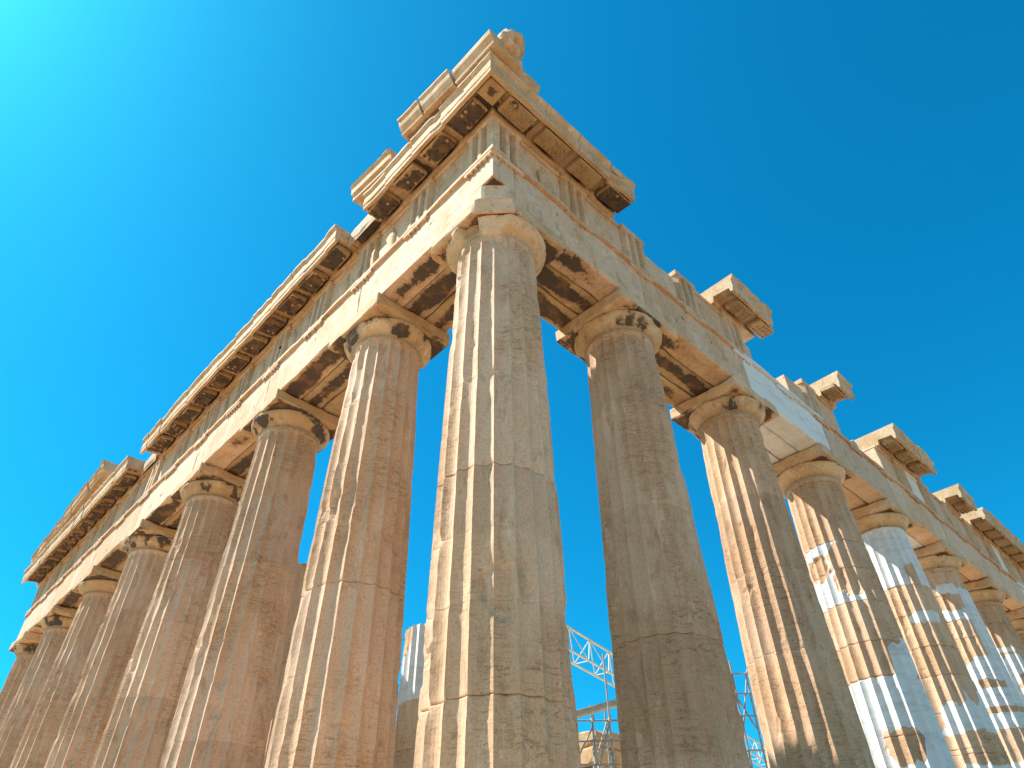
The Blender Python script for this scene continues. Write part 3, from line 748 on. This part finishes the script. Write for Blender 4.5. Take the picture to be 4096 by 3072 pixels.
# thin remains lying on the cornice between
rn = random.Random(5); s = 4.4
while s < 16.2:
    L = rn.uniform(.35, .95)
    block('rubble_stone', s, s+L, [(GE-.7, ZG-.03), (GE-.1-rn.uniform(0, .25), ZG-.03), (GE-.16-rn.uniform(0, .2), ZG+rn.uniform(.05, .14)), (GE-.7, ZG+.16)], TL, 880+int(s*7), 0, chip=.05, seg=.08)
    s += L+rn.uniform(.1, .45)
s = -.1
for (a, L, h) in ((.5, .75, .22), (1.35, .9, .16), (2.15, .8, .26), (8.05, .75, .16), (18.3, .8, .16), (19.4, .9, .18)):
    block('rubble_stone', a, a+L, [(GE-.8, ZG-.03), (GE-.06, ZG-.03), (GE-.02, ZG+h*.5), (GE-.12, ZG+h), (GE-.8, ZG+h)], TR, 930+int(a*7), 0, chip=.04, seg=.07)

# ------------------------------------------------------------------ steps and floor
for k, (d, z0, z1) in enumerate(((1.02, -.52, 0), (1.72, -1.04, -.52), (2.42, -1.56, -1.04))):
    mb = MB(); x1 = XR[-1]+d; y1 = YL[-1]+d
    sbox(mb, -d, x1, -d, y1, z0+.002, z1-.002*k, .03, 3.0, 950+k, None, (0, 0, 0, 0)); mb.build('step', M_FLOOR, temple)

mb = MB(); sbox(mb, -2.3, XR[-1]+2.3, -2.3, YL[-1]+2.3, -2.9, -1.562, .03, 3.0, 957, None, (0, 0, -.5, 0)); mb.build('foundation', M_FLOOR, temple)

# ------------------------------------------------------------------ inner columns still standing, cella wall stump
def stump(cx, cy, top, seed, patches, label, js):
    o = make_column(cx, cy, seed, js, patches, .8, .82, .66, 1., top, 'broken_column', None)
    tag(o, label, 'column')
    return o
PCX = 5.75
stump(5.80, 9.14, 6.62, 71, [('band', 205, 5.65, 95, 1.0), ('old', 158, 6.35, 22, .5)], 'broken inner column with a grey white marble band, seen left of the corner column', [2.1, 3.5, 4.66, 5.9])
stump(3.02, 11.55, 8.4, 72, [], 'broken inner column mostly hidden between the second and third front columns', [2.1, 3.5, 4.8, 6.1, 7.3])
wall = empty('broken_inner_wall', (13, 9.5, 0)); tag(wall, 'broken inner wall of pale blocks behind the scaffold', 'wall')
rn = random.Random(9)
for r_ in range(10):
    x = 12.2+rn.uniform(-.2, .2)
    while x < 14.8-(r_ > 7)*.9:
        L = rn.uniform(.9, 1.3)
        mb = MB(); sbox(mb, x-13+.005, x-13+L-.005, -.5, .5, r_*.52+.003, r_*.52+.515, .07, .14, 960+r_*5+int(x), None, (0, 0, rn.uniform(-1, 1), rn.uniform(-.5, .8)))
        mb.build('wall_block', M_CORN, wall); x += L

# ------------------------------------------------------------------ scaffold tower
scf = empty('scaffolding', (9.6, 6.1, 0)); tag(scf, 'grey steel tube scaffold tower standing inside the temple between the columns', 'scaffolding')
def part_tube(name, a, b, r, mat, par, n=8):
    l = par.location
    mb = MB(); tube(mb, np.array(a)-np.array(l), np.array(b)-np.array(l), r, n); return mb.build(name, mat, par)
dx = np.array([.766, -.643]); dy = np.array([.643, .766])     # across and away from the camera
base = np.array([9.55, 6.22])
def sp(u, v, z): p = base+dx*u+dy*v; return (p[0], p[1], z)
for (u, v, zt) in ((-.36, 0, 4.4), (.10, 0, 6.1), (.16, .9, 4.9), (-.22, .9, 5.0), (3.35, -.9, 5.6), (3.72, -.9, 5.3), (4.1, -.6, 5.6)):
    part_tube('pole', sp(u, v, 0), sp(u, v, zt), .026, M_STEEL, scf)
for z in (1.2, 2.5, 3.3, 3.85, 4.35):
    part_tube('ledger', sp(-1.2, 0, z), sp(.9, 0, z), .024, M_STEEL, scf)
    part_tube('ledger', sp(2.6, -.9, z+.9), sp(4.3, -.9, z+.92), .024, M_STEEL, scf)
    part_tube('transom', sp(.10, -.25, z+.05), sp(.16, 1.2, z+.05), .024, M_STEEL, scf)
    part_tube('transom', sp(-.36, -.25, z+.05), sp(-.22, 1.2, z+.05), .024, M_STEEL, scf)
for (a, b) in (((-1.1, 0, 3.0), (-.36, 0, 4.2)), ((-.36, .05, 3.0), (.12, .05, 4.35)), ((.1, .05, 3.2), (.8, .05, 2.5)), ((3.2, -.87, 3.4), (3.8, -.87, 5.4)), ((3.0, -.87, 5.5), (3.7, -.87, 3.9)), ((-.36, .5, 3.3), (.14, .5, 4.5))):
    part_tube('brace', sp(*a), sp(*b), .022, M_STEEL, scf)
for z in (2.5, 3.55, 4.35):
    for u in (-.36, .10):
        mb = MB(); p = np.array(sp(u, 0, z))-np.array(scf.location); sbox(mb, p[0]-.05, p[0]+.05, p[1]-.05, p[1]+.05, p[2]-.05, p[2]+.05, .01, .1, 3); mb.build('clamp', M_STEEL, scf)
mb = MB()
a = np.array(sp(-1.0, .2, 4.42)); b = np.array(sp(1.1, .2, 4.95)); l = np.array(scf.location)
def plank(P):
    t = (P[:, 0:1]); return a[None]*(1-t)+b[None]*t+np.stack([dy[0]*P[:, 1], dy[1]*P[:, 1], P[:, 2]], 1)-l
sbox(mb, 0, 1, -.12, .12, 0, .16, .005, .2, 5, plank); mb.build('timber_beam', M_BEAM, scf)
# scaffold on the left, glimpsed between the front columns
sc2 = empty('scaffolding', (3.4, 13.6, 0)); tag(sc2, 'thin dark scaffold frame glimpsed between the left front columns', 'scaffolding')
for k in range(2): part_tube('pole', (3.0+k*1.3, 14.2-k*.9, 0), (3.0+k*1.3, 14.2-k*.9, 9.4), .03, M_STEEL, sc2)
for z in np.arange(1.5, 9.4, .75): part_tube('ledger', (2.7, 14.42, z), (4.7, 13.0, z+.15), .028, M_STEEL, sc2)
for k in range(5): part_tube('brace', (3.0, 14.2, 1+k*1.6), (4.3, 13.3, 2.4+k*1.6), .024, M_STEEL, sc2)
sc3 = empty('scaffolding', (8.6, 13.9, 0)); tag(sc3, 'short dark scaffold rails beside the white banded broken column', 'scaffolding')
for k in range(2): part_tube('pole', (8.15+k*.5, 14.2-k*.3, 0), (8.15+k*.5, 14.2-k*.3, 8.5), .03, M_STEEL, sc3)
for z in (6.2, 6.9, 7.6, 8.45): part_tube('ledger', (7.6, 14.6, z), (9.6, 13.3, z-.05), .03, M_STEEL, sc3)

# ------------------------------------------------------------------ crane: horizontal lattice jib
crane = empty('lattice_crane', (69, 33, 0)); tag(crane, 'cream steel lattice jib of a crane against the sky behind the columns', 'crane')
A = np.array([29.1, 24.1, 14.9]); B = np.array([64.9, 32.2, 14.9])
hx = (B-A)/np.linalg.norm(B-A); side = np.cross(hx, (0, 0, 1)); Lj = np.linalg.norm(B-A)
def jp(s, a, h): return A+hx*s+side*a+np.array([0, 0, h])
for a in (-.55, .55): part_tube('chord', jp(-8, a, 0), jp(Lj+7, a, 0), .075, M_JIB, crane, 8)
part_tube('chord', jp(-8, 0, 1.9), jp(Lj+7, 0, 1.9), .08, M_JIB, crane, 8)
s = -8.; k = 0
while s < Lj+6:
    for a in (-.55, .55):
        part_tube('lattice_bar', jp(s, a, 0), jp(s+1.4, 0, 1.9), .035, M_JIB, crane, 6); part_tube('lattice_bar', jp(s+1.4, 0, 1.9), jp(s+2.8, a, 0), .035, M_JIB, crane, 6)
    part_tube('lattice_bar', jp(s, -.55, 0), jp(s, .55, 0), .03, M_JIB, crane, 6); s += 2.8
for (a, b) in ((-.7, -.7), (.7, -.7), (.7, .7), (-.7, .7)):
    q = jp(Lj+5, 0, 0); part_tube('mast_leg', (q[0]+a, q[1]+b, -2), (q[0]+a, q[1]+b, 16.2), .09, M_JIB, crane, 8)

# ------------------------------------------------------------------ ground
me = bpy.data.meshes.new('ground'); Rg = 900
me.from_pydata([(-Rg, -Rg, -2.55), (Rg, -Rg, -2.55), (Rg, Rg, -2.55), (-Rg, Rg, -2.55)], [], [(0, 1, 2, 3)])
me.materials.append(M_ROCK); g = bpy.data.objects.new('ground', me); col.objects.link(g); g['kind'] = 'structure'
